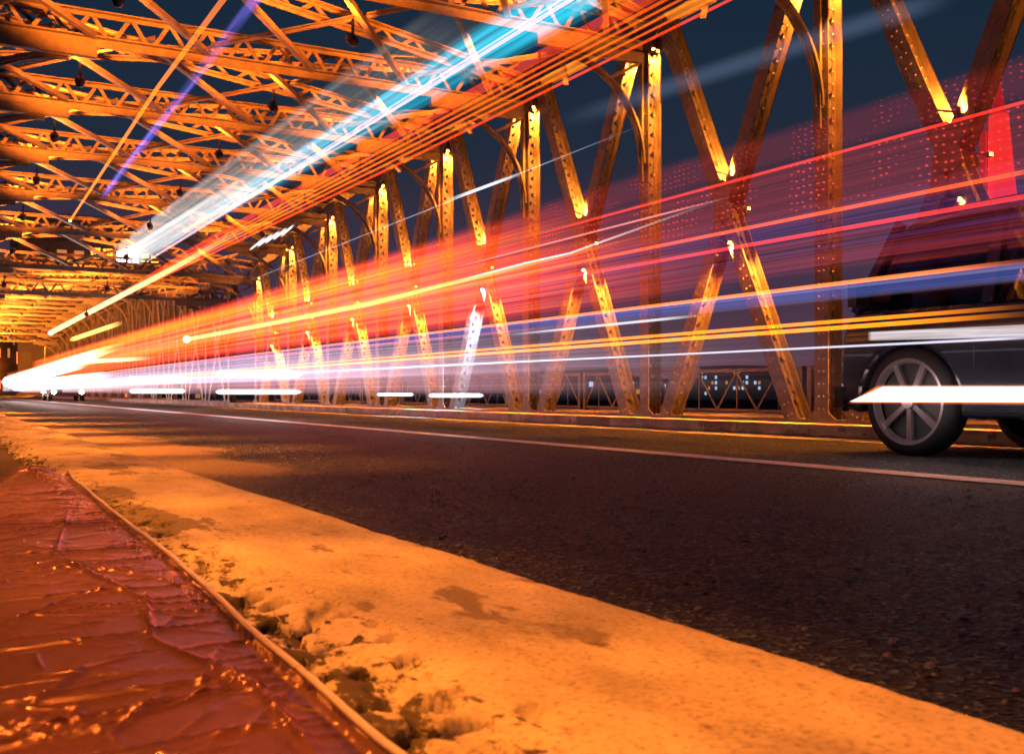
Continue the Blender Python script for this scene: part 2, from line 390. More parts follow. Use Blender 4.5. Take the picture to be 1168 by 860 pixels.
# ------------------------------------------------------------------ clear plastic sheet on the pavement
def sheet():
    def edge_x(y):   # the right-hand hem wanders across the kerb
        return .365 + .045*min(1, max(0, (y-.9)/1.2)) + .06*min(1, max(0, (y-2.0)/2.4)) + .006*noise.noise((y*3, .4, 0))
    folds = []
    rnd = random.Random(11)
    for q in range(260):                                  # long folds across, short creases every way
        y0 = .8*math.exp(rnd.random()*math.log(4.4/.8)); x0 = .05*y0 + rnd.random()*(.40-.05*y0)
        lng = q < 30
        ang = rnd.gauss(.10, .16) if lng else rnd.choice([rnd.gauss(1.0, .35), rnd.gauss(2.3, .4), rnd.gauss(.2, .3)])
        L = rnd.uniform(.10, .32) if lng else rnd.uniform(.015, .06)*(.6+.3*y0)
        folds.append((x0, y0, math.cos(ang), math.sin(ang), L, rnd.uniform(.002, .006) if lng else rnd.uniform(.0015, .004), rnd.uniform(.0018, .0036)*(.7+.3*y0), rnd.uniform(-1.5, 1.5)))
    for (x0, y0, ang, L) in ((.16, 1.02, .10, .17), (.22, 1.22, .06, .16), (.20, 1.50, .12, .20), (.24, 1.85, .02, .18), (.24, 2.35, .08, .20), (.28, 2.9, .0, .18), (.30, 3.5, .05, .16),
                             (.18, 1.12, 1.05, .09), (.30, 1.30, 1.2, .10), (.13, 1.28, 1.1, .08), (.33, 1.62, 1.15, .12), (.16, 1.75, 1.0, .12), (.27, 2.1, 2.2, .14), (.31, 1.08, 1.0, .07)):
        folds.append((x0, y0, math.cos(ang), math.sin(ang), L, .0060, .0042, rnd.uniform(-.4, .4)))
    for (a, b_) in (((.33, 3.1), (.22, 2.3)), ((.22, 2.3), (.30, 1.75)), ((.30, 1.75), (.26, 1.45)), ((.26, 1.45), (.32, 1.18)), ((.32, 1.18), (.31, .95))):
        dx, dy = b_[0]-a[0], b_[1]-a[1]; L = math.hypot(dx, dy)
        folds.append(((a[0]+b_[0])/2, (a[1]+b_[1])/2, dx/L, dy/L, L/2*1.1, .008, .005, 0))
    nx, ny = 170, 760
    ys = .75*np.exp(np.linspace(0, 1, ny)*math.log(4.45/.75)); U = np.linspace(0, 1, nx)
    EX = np.array([edge_x(v) for v in ys])
    X = -.08 + (EX[:, None]+.08)*U[None]; Y = np.repeat(ys[:, None], nx, 1)
    Z = np.full_like(X, .128)
    for (x0, y0, cx, cy_, L, h, wd, cur) in folds:
        dx, dy = X-x0, Y-y0; a = dx*cx+dy*cy_; b = -dx*cy_+dy*cx + cur*a*a*1.5
        Z += h*np.exp(-np.abs(b)/wd)*np.exp(-(a/L)**4)
    for j in range(ny):
        for i in range(nx):
            Z[j, i] += .0022*noise.noise((X[j, i]*3, ys[j]*2.2, 5)) + .0003*noise.noise((X[j, i]*11, ys[j]*7, 8))
    hem = np.exp(-((1-U)/.02)**2)
    Z += .010*hem[None]
    far = np.clip((Y-4.0)/.45, 0, 1)
    Z += far*.05*np.abs(np.sin(X*23+1.3*np.sin(X*9)))*far
    verts = np.stack([X, Y, Z], -1).reshape(-1, 3).tolist(); faces = []
    for j in range(ny-1):
        for i in range(nx-1):
            a = j*nx+i; faces.append((a, a+1, a+nx+1, a+nx))
    me = bpy.data.meshes.new('plastic_sheet'); me.from_pydata(verts, [], faces); me.materials.append(FILM)
    for p in me.polygons: p.use_smooth = True
    o = bpy.data.objects.new('plastic_sheet', me); COL.objects.link(o)
    tag(o, 'clear wrinkled plastic sheet spread over the brown pavement beside the kerb', 'plastic sheet')
    h = MB(); pts = [(edge_x(v), v, .128+.010+.0022*noise.noise((edge_x(v)*3, v*2.2, 5))) for v in np.linspace(.76, 4.44, 160)]
    h.tube(pts, .005, 8); h.build('rolled_hem', HEM, o, True)
HEM, t_, b_ = newmat('film_hem'); b_.inputs['Base Color'].default_value = (.55, .50, .56, 1); b_.inputs['Roughness'].default_value = .25
sheet()

# ------------------------------------------------------------------ truss members
LACES = [0]; WEBS = [0]
def member(parent, name, p0, p1, X, w=.20, d=.20, detail=2, lace_pitch=.135):
    """two plates parallel to the truss plane joined by zigzag lacing: an open trough towards either side"""
    p0 = Vector((X, *p0)); p1 = Vector((X, *p1)); ax = (p1-p0).normalized(); u = Vector((1, 0, 0)).cross(ax).normalized(); n = Vector((1, 0, 0))
    m = MB()
    for sg in (-1, 1):
        m.beam(p0 + n*sg*d/2, p1 + n*sg*d/2, .016, w, up=u)
        for q in (-1, 1):      # connecting angles either side of the lacing
            m.beam(p0 + n*sg*(d/2-.033) + u*q*.012, p1 + n*sg*(d/2-.033) + u*q*.012, .05, .010, up=u)
    o = m.build(name, STEEL, parent)
    L = (p1-p0).length; cnt = max(1, int(L/lace_pitch)); st = L/cnt; g = d/2-.03
    if detail >= 2 and LACES[0] + cnt <= 300:
        for i in range(cnt):
            a = -1 if i % 2 else 1
            bar('lacing_bar', STEEL, o, p0 + ax*(i*st+.01) + n*a*g, p0 + ax*((i+1)*st-.01) - n*a*g, .078, .012, u)
        LACES[0] += cnt
    else:
        ml = MB()
        for i in range(cnt):
            a = -1 if i % 2 else 1
            ml.beam(p0 + ax*(i*st+.01) + n*a*g, p0 + ax*((i+1)*st-.01) - n*a*g, .078, .012, up=u)
        ml.build('lacing', STEEL, o, kind='stuff')
    if detail >= 1:
        mr = MB()
        for i in range(cnt+1):
            for sg in (-1, 1):
                c = p0 + ax*min(L-.02, max(.02, i*st)) + n*sg*(d/2-.045)
                for q in (-1, 1): mr.dome(c + u*q*.018, u*q, .013)
                if X > 4:
                    mr.dome(p0 + ax*min(L-.02, max(.02, i*st)) - n*(d/2+.008) + u*sg*.035, -n, .012)
        mr.build('rivets', RUSTY, o, kind='stuff')
    return o

def trough_lamp(parent, loc, power, aim, size=.03, col=None, cone=100, glass=None):
    m = MB(); x, y_, z = loc
    m.box(x-.03, x+.03, y_-.02, y_+.02, z-.022, z+.022)
    if abs(x-WR) > .05: m.beam((x, y_+.018, z), (WR-.09, y_+.34, z+.1), .02, .02)
    b = m.build('lamp', HOUSING, parent)
    g = MB(); g.box(x-.022, x+.022, y_-.027, y_-.0205, z-.016, z+.016); g.build('lens', glass or LAMP_GLASS, b)
    c = Vector((x, y_-.045, z)); lamp('lamp_light', c, power, c+Vector(aim), 'SPOT', size, col or ORANGE, cone, .7)

def truss(parent, X, ks, c, near):
    """one truss plane: chords, posts, crossed diagonals, gussets"""
    inw = -1 if X > 4 else 1
    for k in ks:
        s = sk(k); zt = zs(s, c)+.42
        det = (2 if -1 <= k <= 1 else 1) if near else 0
        member(parent, 'post', (s, .0), (s, zt-.02), X, detail=det if X > 4 else 0)
        for sg in (-1, 1):
            g = MB(); g2 = MB()
            g.prism([(s-.40, zt+.15), (s+.40, zt+.15), (s+.40, zt-.15), (s+.12, zt-.4), (s-.12, zt-.4), (s-.40, zt-.15)], X+sg*.114-.006, X+sg*.114+.006)
            g2.prism([(s-.30, -.05), (s+.30, -.05), (s+.30, .10), (s+.11, .24), (s-.11, .24), (s-.30, .10)], X+sg*.114-.006, X+sg*.114+.006)
            g.build('gusset_plate', STEEL, parent); g2.build('foot_plate', STEEL, parent)
        if k == ks[-1]: continue
        s2 = sk(k+1); zt2 = zs(s2, c)+.42; sm = (s+s2)/2; zm = (zt+zt2)/4+.05
        ch = MB(); ch.beam((X, s, zt+.1), (X, s2, zt2+.1), .34, .3); ch.build('top_chord', STEEL, parent)
        bc = MB(); bc.box(X-.13, X+.13, s+.16, s2-.16, -.2, .16); bc.build('bottom_chord', STEEL, parent)
        o1, o2 = .36, .42
        A, B = (s+o1, zt-.05), (s2-o2, .08)       # falls away from the camera
        C_, D = (s2-o1, zt2-.05), (s+o2, .08)
        member(parent, 'diagonal', C_, D, X, detail=det if X > 4 else 0)                # the unbroken one
        def lerp(a, b, t): return (a[0]+(b[0]-a[0])*t, a[1]+(b[1]-a[1])*t)
        member(parent, 'diagonal', A, lerp(A, B, .484), X, detail=det if X > 4 else 0)
        member(parent, 'diagonal', lerp(A, B, .516), B, X, detail=det if X > 4 else 0)
        for sg in (-1, 1):
            g = MB()
            g.prism([(sm-.19, zm+.17), (sm-.06, zm+.23), (sm+.06, zm+.23), (sm+.19, zm+.17), (sm+.13, zm), (sm+.19, zm-.17), (sm+.06, zm-.23), (sm-.06, zm-.23), (sm-.19, zm-.17), (sm-.13, zm)], X+sg*.114-.006, X+sg*.114+.006)
            g.build('gusset_plate', STEEL, parent)

def lattice(parent, name, p0, p1, hb, ht, z0, z1, pitch, web_name='web_bar', thick=.10, indiv=True):
    """bottom flange at z0 (height hb), top flange at z1 (height ht), zigzag bars between"""
    p0 = Vector(p0); p1 = Vector(p1); up = Vector((0, 0, 1)); d = (p1-p0); L = d.length; ax = d/L
    m = MB()
    m.beam(p0+up*(z0+hb/2), p1+up*(z0+hb/2), .022, hb); m.beam(p0+up*(z0+hb-.011), p1+up*(z0+hb-.011), thick*2, .018)
    m.beam(p0+up*(z1-ht/2), p1+up*(z1-ht/2), .022, ht); m.beam(p0+up*(z1-.009), p1+up*(z1-.009), thick*2, .018)
    o = m.build(name, STEEL, parent)
    cnt = max(2, int(L/pitch)); st = L/cnt; za, zb = z0+hb*.7, z1-ht*.5
    side = ax.cross(up)
    if indiv and WEBS[0]+cnt <= 300:
        for i in range(cnt):
            a, b = (za, zb) if i % 2 else (zb, za)
            bar(web_name, STEEL, o, p0+ax*(i*st+.02)+up*a-side*.02, p0+ax*((i+1)*st-.02)+up*b-side*.02, .016, .055, side.cross(ax).normalized())
        WEBS[0] += cnt
    else:
        ml = MB()
        for i in range(cnt):
            a, b = (za, zb) if i % 2 else (zb, za)
            ml.beam(p0+ax*(i*st+.02)+up*a-side*.02, p0+ax*((i+1)*st-.02)+up*b-side*.02, .016, .055)
        ml.build('web_bars', STEEL, o, kind='stuff')
    r = MB()
    for i in range(int(L/.16)):
        c = p0+ax*(i*.16+.08)+side*(-.012)
        r.dome(c+up*(z0+hb*.25), -side if side.y > 0 else side, .011)
    return o

def knee(parent, s, X, z, inw, rad):
    """curved bracket between post and strut"""
    xf = X + inw*.14; cx, cz = xf + inw*rad, z-.18-rad
    m = MB(); n = 14; prev = None
    for i in range(n+1):
        t = math.pi/2*i/n
        p = Vector((cx - inw*rad*math.cos(t), s, cz + rad*math.sin(t)))
        if prev is not None:
            m.beam(prev, p, .14, .030, up=(p-prev).cross(Vector((0, 1, 0)))); m.beam(prev, p, .014, .10, up=(p-prev).cross(Vector((0, 1, 0))))
        prev = p
    m.beam((xf+inw*.02, s, cz-.25), (xf+inw*.02, s, z-.02), .10, .035, up=(1, 0, 0))
    m.box(min(xf, xf+inw*(rad+.35)), max(xf, xf+inw*(rad+.35)), s-.05, s+.05, z-.15, z-.012)
    o = m.build('knee_brace', STEEL, parent)
    for t in (.62, .95, 1.2):
        p = Vector((cx - inw*rad*math.cos(t), s, cz + rad*math.sin(t)))
        q = Vector((xf+inw*.03, s, p.z-.45)) if t < .7 else Vector((xf+inw*.05, s, z-.15)) if t < 1 else Vector((xf+inw*(rad*.95), s, z-.18))
        mm = MB(); mm.beam(p, q, .05, .05); mm.build('brace_bar', STEEL, o)
    return o

def span(label, ks, c, near):
    br = empty('truss_bridge', ((WR+WL)/2, c, 0), label, 'bridge', 'bridge spans')
    truss(br, WR, ks, c, near); truss(br, WL, ks, c, near)
    for k in ks:
        s = sk(k); z = zs(s, c)
        if near and k < 0: WEBS_OK = False
        else: WEBS_OK = near
        lattice(br, 'cross_strut', (WL+.14, s, 0), (WR-.14, s, 0), .125, .07, z, z+.46, .25, indiv=WEBS_OK)
        knee(br, s, WR, z, -1, 1.32); knee(br, s, WL, z, 1, 1.75)
        if k == ks[-1]: continue
        s2 = sk(k+1); z2 = zs(s2, c)
        # crossed lattice girders in the plane of the roof
        for (xa, xb) in ((WL+.2, WR-.2), (WR-.2, WL+.2)):
            a = Vector((xa, s+.06, z+.30+(.0 if xa < 4 else .26))); b = Vector((xb, s2-.06, z2+.30+(.0 if xa < 4 else .26)))
            if xa > 4: a, b = b, a
            lattice(br, 'roof_brace', a, b, .06, .05, 0, .24, .30, indiv=near and k >= 1)
        nb = 6; sp = (WR-WL)/nb
        for i in range(nb+1):
            for dr, zo in ((1.5, .10), (-1.5, .22)):
                xa = WL + sp*i; xb = xa + sp*dr
                t1 = 1.0
                if xb > WR-.1: t1 = (WR-.1-xa)/(xb-xa)
                if xb < WL+.1: t1 = (WL+.1-xa)/(xb-xa)
                if t1 < .2 or (dr < 0 and i % 2): continue
                a = Vector((xa, s+.03, z+zo)); b = Vector((xb, s2-.03, z2+zo)); b = a+(b-a)*t1
                m = MB(); m.beam(a, b, .075, .014); m.beam(a, b, .014, .075, off=(.03, .03)); m.build('roof_bar', STEEL, br)
    return br

near = span('near orange-lit riveted steel truss span with crossed diagonals and arched knee brackets', list(range(-4, 8)), 5.0, True)
C2 = 62.5
far = span('far truss span seen end-on beyond the low portal, its roof struts stacked', list(range(8, 25)), C2, False)

# lamps read off the lit steelwork, with second bracket lamps added to lengthen its glow
for k in range(-1, 8):
    s = sk(k); zt = zs(s)+.42
    trough_lamp(near, (WR, s-.05, zt-.36), 1500, (0, .10, -1))                      # head of each post, inside the trough
    trough_lamp(near, (WR-.16, s-.36, zt-.50), 2300, (.16, .40, -2.2), cone=52)      # second lamp added on a bracket, lights the post further down
    if k < 7:
        sm = s+P/2; zt2 = zs(sk(k+1))+.42; zm = (zt+zt2)/4+.05
        trough_lamp(near, (WR, s+.47, zt-.36), 1700, (0, .55, -.83))                # head of the near upper arm
        trough_lamp(near, (WR, sm+.07, zm+.25), 1400, (0, .55, .83))                 # foot of the far upper arm
        trough_lamp(near, (WR-.12, sm-.16, zm+.30), 2000, (.12, .80, 1.3), cone=60)  # second lamp added to carry light farther up this arm
        cool = (.75, .80, 1) if k == 2 else None
        trough_lamp(near, (WR-.14, sm-.14, zm-.52), 5000 if k == 2 else 3400, (.14, 1.0, -1.65), cone=62, col=cool, glass=COOL_GLASS if cool else None)   # far lower arm
        trough_lamp(near, (WR-.12, sm-.46, zm-.16), 2400, (.12, -.18, -1.6), cone=58)   # near lower arm
def floodlight(loc, target, power, cone, label, grp='floodlights under the roof struts', blend=.35, size=.09):
    o = empty('floodlight', loc, label, 'floodlight', grp); c = Vector(loc); d = (Vector(target)-c).normalized()
    m = MB(); m.tube([c-d*.15, c-d*.12, c], [.035, .06, .07], 14); m.build('housing', HOUSING, o, True)
    m = MB(); m.cyl(c+d*.004, d, .06, .008, 16); m.build('lens', LAMP_GLASS, o)
    m = MB(); m.beam(c-d*.08, c-d*.08+Vector((0, 0, .26)), .03, .03, up=(1, 0, 0)); m.build('bracket', HOUSING, o)
    lamp('floodlight_beam', c+d*.03, power, target, 'SPOT', size, ROOF_ORANGE if 'strut' in label else ORANGE, cone, blend)
    return o
ORD = ['first', 'second', 'third', 'fourth', 'fifth', 'sixth', 'seventh', 'eighth', 'ninth', 'tenth', 'eleventh', 'twelfth', 'thirteenth', 'fourteenth', 'fifteenth', 'sixteenth', 'seventeenth']
for i, k in enumerate(range(-3, 8)):
    s = sk(k); z = zs(s)-.42; zn = zs(sk(k+1))
    for nm, X in (('footpath-side', 1.75), ('middle', 4.35), ('river-side', 6.9)):  # the middle row is added to brighten the dim centre of the roof
        floodlight((X, s+.16, z), (X+(.35 if X < 4 else -.2), s+P, z+2.35), 3900 if X != 4.35 else 2300, 74,
                   f'small black floodlight on the {ORD[i]} near strut, ' + ('hung at mid width' if X == 4.35 else nm+' knee bracket end'))
for i, k in enumerate(range(8, 24, 2)):
    s = sk(k); z = zs(s, C2)-.5
    floodlight((4.2, s+.16, z), (4.2, s+P, z+1.6), 7000, 120, f'floodlight under the far span roof, {ORD[i]} from the portal', 'floodlights under the far span roof')
# unseen floodlights, rows added to for even light on kerb and near lane
for i, yy in enumerate((.45, 1.5, 2.7, 4.1, 5.7, 7.5, 9.5, 11.8, 14.4, 17.4, 20.8, 24.8, 29.5)):
    floodlight((.06, yy+1.3, 2.8), (.50, yy, 0), 620+14*yy, 38 if i < 4 else 50, f'floodlight leaning back over the kerb, {ORD[i]} along the footpath truss', 'floodlights aimed at the kerb', .9)
for i, (yy, pw) in enumerate(((6.6, 1000), (8.6, 1900), (10.8, 2400), (13.4, 2800), (16.5, 3400), (20.5, 4200), (25.5, 5000))):
    floodlight((.10, yy+.3, 2.75), (1.75, yy, 0), pw, 40, f'floodlight pooling light on the near lane, {ORD[i]} along the footpath truss', 'floodlights aimed at the near lane', 1.0)

# ------------------------------------------------------------------ footway railing beyond the truss
RX = 11.2
for j in range(-2, 12):
    y0 = 2.4 + j*3.0; y1 = y0+2.9
    rl = empty('railing', (RX, y0, DECK-.01), f'low steel railing bay with V bars beside the footway, bay {ORD[j+2]} from the van', 'railing', 'footway railing bays')
    for z, h in ((.80, .05), (.17, .04)):
        m = MB(); m.beam((RX, y0, z), (RX, y1, z), .06, h); m.build('rail', STEEL, rl)
    for q in range(2):
        m = MB(); m.box(RX-.045, RX+.045, y0+q*2.82, y0+q*2.82+.08, DECK-.01, .84); m.build('railing_post', STEEL, rl)
    for q in range(3):
        a = y0+.08+q*.94
        for (ya, za, yb, zb) in ((a, .19, a+.46, .775), (a+.46, .775, a+.92, .19)):
            bar('railing_bar', STEEL, rl, (RX, ya, za), (RX, yb, zb), .035, .02, (1, 0, 0))
        bar('railing_upright', STEEL, rl, (RX+.02, a+.47, .19), (RX+.02, a+.47, .775), .02, .02, (1, 0, 0))

# ------------------------------------------------------------------ vehicles
def wheel(parent, c, r, wd, inw, spokes=7):
    x, y_, z = c
    t = MB(); prof = [(-.5, .80), (-.48, .93), (-.36, 1.0), (.36, 1.0), (.48, .93), (.5, .80)]
    n = 40; base = []
    for a, q in prof:
        for i in range(n):
            th = 2*math.pi*i/n; t.v.append((x+a*wd, y_+q*r*math.cos(th), z+q*r*math.sin(th)))
    for j in range(len(prof)-1):
        for i in range(n): t.f.append((j*n+i, j*n+(i+1) % n, (j+1)*n+(i+1) % n, (j+1)*n+i))
    w_ = empty('wheel', (x, y_, z)); w_.parent = parent; w_.location = Vector((x, y_, z))-wloc(parent)
    t.build('tyre', RUBBER, w_, True)
    m = MB(); xo = x+inw*wd*.5
    for i in range(n):
        a0, a1 = 2*math.pi*i/n, 2*math.pi*(i+1)/n
        for (r0, r1, d0, d1) in ((.80, .74, 0, -.004), (.74, .71, -.004, -.05)):
            m.add([(xo+inw*d0, y_+r0*r*math.cos(a0), z+r0*r*math.sin(a0)), (xo+inw*d0, y_+r0*r*math.cos(a1), z+r0*r*math.sin(a1)),
                   (xo+inw*d1, y_+r1*r*math.cos(a1), z+r1*r*math.sin(a1)), (xo+inw*d1, y_+r1*r*math.cos(a0), z+r1*r*math.sin(a0))], [(0, 1, 2, 3)])
    for i in range(spokes):
        a = 2*math.pi*(i+.25)/spokes; dv = Vector((0, math.cos(a), math.sin(a))); c0 = Vector((xo-inw*.02, y_, z))
        pv = Vector((0, -math.sin(a), math.cos(a)))
        vs = []
        for rr, hw in ((.10*r, .045*r*2), (.77*r, .062*r*2)):
            for q in (-1, 1):
                for dx in (0, -.03): vs.append(c0+dv*rr+pv*q*hw/2*1.0+Vector((inw*dx, 0, 0)))
        m.add(vs, [(0, 2, 6, 4), (1, 5, 7, 3), (0, 4, 5, 1), (2, 3, 7, 6)])
    m.cyl((xo-inw*.015, y_, z), (1, 0, 0), .13*r, .03, 16)
    m.build('rim', ALLOY, w_)
    d = MB(); d.cyl((xo-inw*.09, y_, z), (1, 0, 0), .72*r, .02, 28); d.build('brake_disc', STEEL_DARK, w_)
    return w_

def arch(y0, r, z0, n=10):
    return [(y0+r*math.cos(math.pi*i/n), z0+r*math.sin(math.pi*i/n)) for i in range(n+1)]

def van(x0, yf, label):
    """dark van, nose towards +Y, near side at x0"""
    Wd = 1.66; x1 = x0+Wd; r = .39; L = 4.3; yr = yf-L
    v = empty('van', (x0+Wd/2, yf-L/2, 0), label, 'van')
    fw, rw = yf-.64, yf-3.35
    low = [(yf-.02, .34), (yf, .55), (yf-.01, .78), (yf-.05, .95), (yf-.14, 1.06), (yr+.02, 1.06), (yr, .7), (yr+.04, .32)]
    low += [(rw-r-.05, .28)] + [(a, b) for a, b in reversed(arch(rw, r+.05, .36))] + [(rw+r+.05, .28), (fw-r-.05, .28)] + list(reversed(arch(fw, r+.05, .36))) + [(fw+r+.05, .30)]
    m = MB(); m.prism(low, x0, x1); b = m.build('body', CARPAINT, v)
    bv = b.modifiers.new('bevel', 'BEVEL'); bv.width = .05; bv.segments = 3; bv.limit_method = 'ANGLE'
    # roof shell and pillars
    roof = [(yf-.44, 1.60), (yf-.62, 1.69), (yf-1.0, 1.755), (yr+.6, 1.79), (yr+.05, 1.74), (yr+.02, 1.66), (yr+.6, 1.715), (yf-1.0, 1.685), (yf-.60, 1.625)]
    m = MB(); m.prism(roof, x0+.10, x1-.10); rf = m.build('roof', CARPAINT, v)
    bv = rf.modifiers.new('bevel', 'BEVEL'); bv.width = .03; bv.segments = 2; bv.limit_method = 'ANGLE'
    for xs_, xr in ((x0+.02, x0+.12), (x1-.02, x1-.12)):
        for (ya, yb, wdt) in ((yf-.16, yf-.50, .07), (yf-1.30, yf-1.34, .09), (yf-2.6, yf-2.6, .09), (yr+.10, yr+.18, .12)):
            m = MB(); m.beam((xs_, ya, 1.05), (xr, yb, 1.70), .05, wdt, up=(0, 1, 0)); m.build('pillar', CARPAINT, v)
        for (ya, yb, yc, yd) in ((yf-.24, yf-1.26, yf-1.30, yf-.58), (yf-1.36, yf-2.55, yf-2.55, yf-1.40), (yf-2.66, yr+.17, yr+.24, yf-2.66)):
            m = MB(); t = .006
            m.add([(xs_+.01, ya, 1.06), (xs_+.01, yb, 1.06), (xr, yc, 1.66), (xr, yd, 1.66), (xs_+.01+t, ya, 1.06), (xs_+.01+t, yb, 1.06), (xr+t, yc, 1.66), (xr+t, yd, 1.66)],
                  [(0, 1, 2, 3), (7, 6, 5, 4), (0, 4, 5, 1), (1, 5, 6, 2), (2, 6, 7, 3), (3, 7, 4, 0)])
            m.build('side_window', GLASS, v)
    m = MB(); m.add([(x0+.06, yf-.13, 1.06), (x1-.06, yf-.13, 1.06), (x1-.14, yf-.47, 1.64), (x0+.14, yf-.47, 1.64),
                     (x0+.06, yf-.145, 1.06), (x1-.06, yf-.145, 1.06), (x1-.14, yf-.485, 1.64), (x0+.14, yf-.485, 1.64)],
                    [(0, 1, 2, 3), (7, 6, 5, 4), (0, 4, 5, 1), (1, 5, 6, 2), (2, 6, 7, 3), (3, 7, 4, 0)]); m.build('windscreen', GLASS, v)
    # door with handle, sill, mirror, wipers, lamps
    m = MB(); m.box(x0-.006, x0+.02, yf-2.15, yf-1.20, .36, 1.02); dr = m.build('door', CARPAINT, v)
    bv = dr.modifiers.new('bevel', 'BEVEL'); bv.width = .005; bv.segments = 2
    m = MB(); m.box(x0-.035, x0-.006, yf-2.08, yf-1.92, .90, .925); m.build('handle', PLASTIC, dr)
    m = MB(); m.beam((x0+.02, yf-.30, 1.12), (x0-.14, yf-.34, 1.16), .04, .03); m.box(x0-.24, x0-.10, yf-.40, yf-.32, 1.08, 1.28); m.build('mirror', PLASTIC, v)
    for xx in (x0+.10, x1-.34):
        m = MB(); m.box(xx, xx+.24, yf-.03, yf+.012, .62, .78); m.build('headlight', HEAD_GLASS if False else GLASS, v)
    m = MB(); m.box(x0-.012, x1+.012, yf-.06, yf+.03, .34, .50); m.build('bumper', PLASTIC, v)
    m = MB(); m.box(x0+.3, x1-.3, yf-.01, yf+.02, .54, .60); m.build('grille', PLASTIC, v)
    m = MB(); m.box(x0+.25, x1-.25, yf-1.75, yf-1.15, .55, 1.0); m.box(x0+.3, x1-.3, yf-1.85, yf-1.72, .9, 1.5); m.build('seat', PLASTIC, v)
    for yy in (fw, rw):
        wheel(v, (x0+.11, yy, r), r, .20, -1); wheel(v, (x1-.11, yy, r), r, .20, 1)
    return v
van(6.12, 5.87, 'dark van in the far lane beside the kerb with a seven-spoke alloy wheel')

def sedan(x0, yn, label):
    """oncoming saloon, nose towards the camera at yn"""
    Wd = 1.7; x1 = x0+Wd; L = 4.3; r = .31
    v = empty('oncoming_car', (x0+Wd/2, yn+L/2, 0), label, 'car', 'oncoming cars')
    fw, rw = yn+.8, yn+3.45
    low = [(yn+.03, .25), (yn, .42), (yn+.05, .60), (yn+.35, .70), (yn+1.1, .80), (yn+3.7, .84), (yn+L, .80), (yn+L, .35), (yn+L-.05, .25)]
    low += [(rw+r+.04, .24)] + arch(rw, r+.04, .31) + [(rw-r-.04, .24), (fw+r+.04, .24)] + arch(fw, r+.04, .31) + [(fw-r-.04, .24)]
    m = MB(); m.prism(low, x0, x1); b = m.build('body', CARPAINT, v)
    m = MB(); cab = [(yn+1.0, .80), (yn+1.75, 1.30), (yn+2.9, 1.33), (yn+3.8, .83)]
    n = 4
    vs = [(x0+.06, a, b_) if b_ < 1 else (x0+.26, a, b_) for a, b_ in cab] + [(x1-.06, a, b_) if b_ < 1 else (x1-.26, a, b_) for a, b_ in cab]
    m.add(vs, [(0, 1, 2, 3), (7, 6, 5, 4), (0, 4, 5, 1), (2, 6, 7, 3)]); m.build('windows', GLASS, v)
    m = MB(); m.add([vs[1], vs[2], vs[6], vs[5]] + [(a, b_, c+.05) for a, b_, c in (vs[1], vs[2], vs[6], vs[5])], [(0, 1, 2, 3), (4, 5, 6, 7), (0, 1, 5, 4), (1, 2, 6, 5), (2, 3, 7, 6), (3, 0, 4, 7)]); m.build('roof', CARPAINT, v)
    for xx in (x0+.22, x1-.22):
        m = MB(); m.cyl((xx, yn+.03, .46), (0, 1, 0), .11, .06, 14); m.build('headlight', HEAD_GLASS, v)
    for yy in (fw, rw):
        wheel(v, (x0+.10, yy, r), r, .18, -1, 6); wheel(v, (x1-.10, yy, r), r, .18, 1, 6)
sedan(5.1, 56.0, 'small oncoming car with both round headlights lit, nearest on the bridge')
sedan(2.7, 84.0, 'distant oncoming car with lit headlights close behind the first')

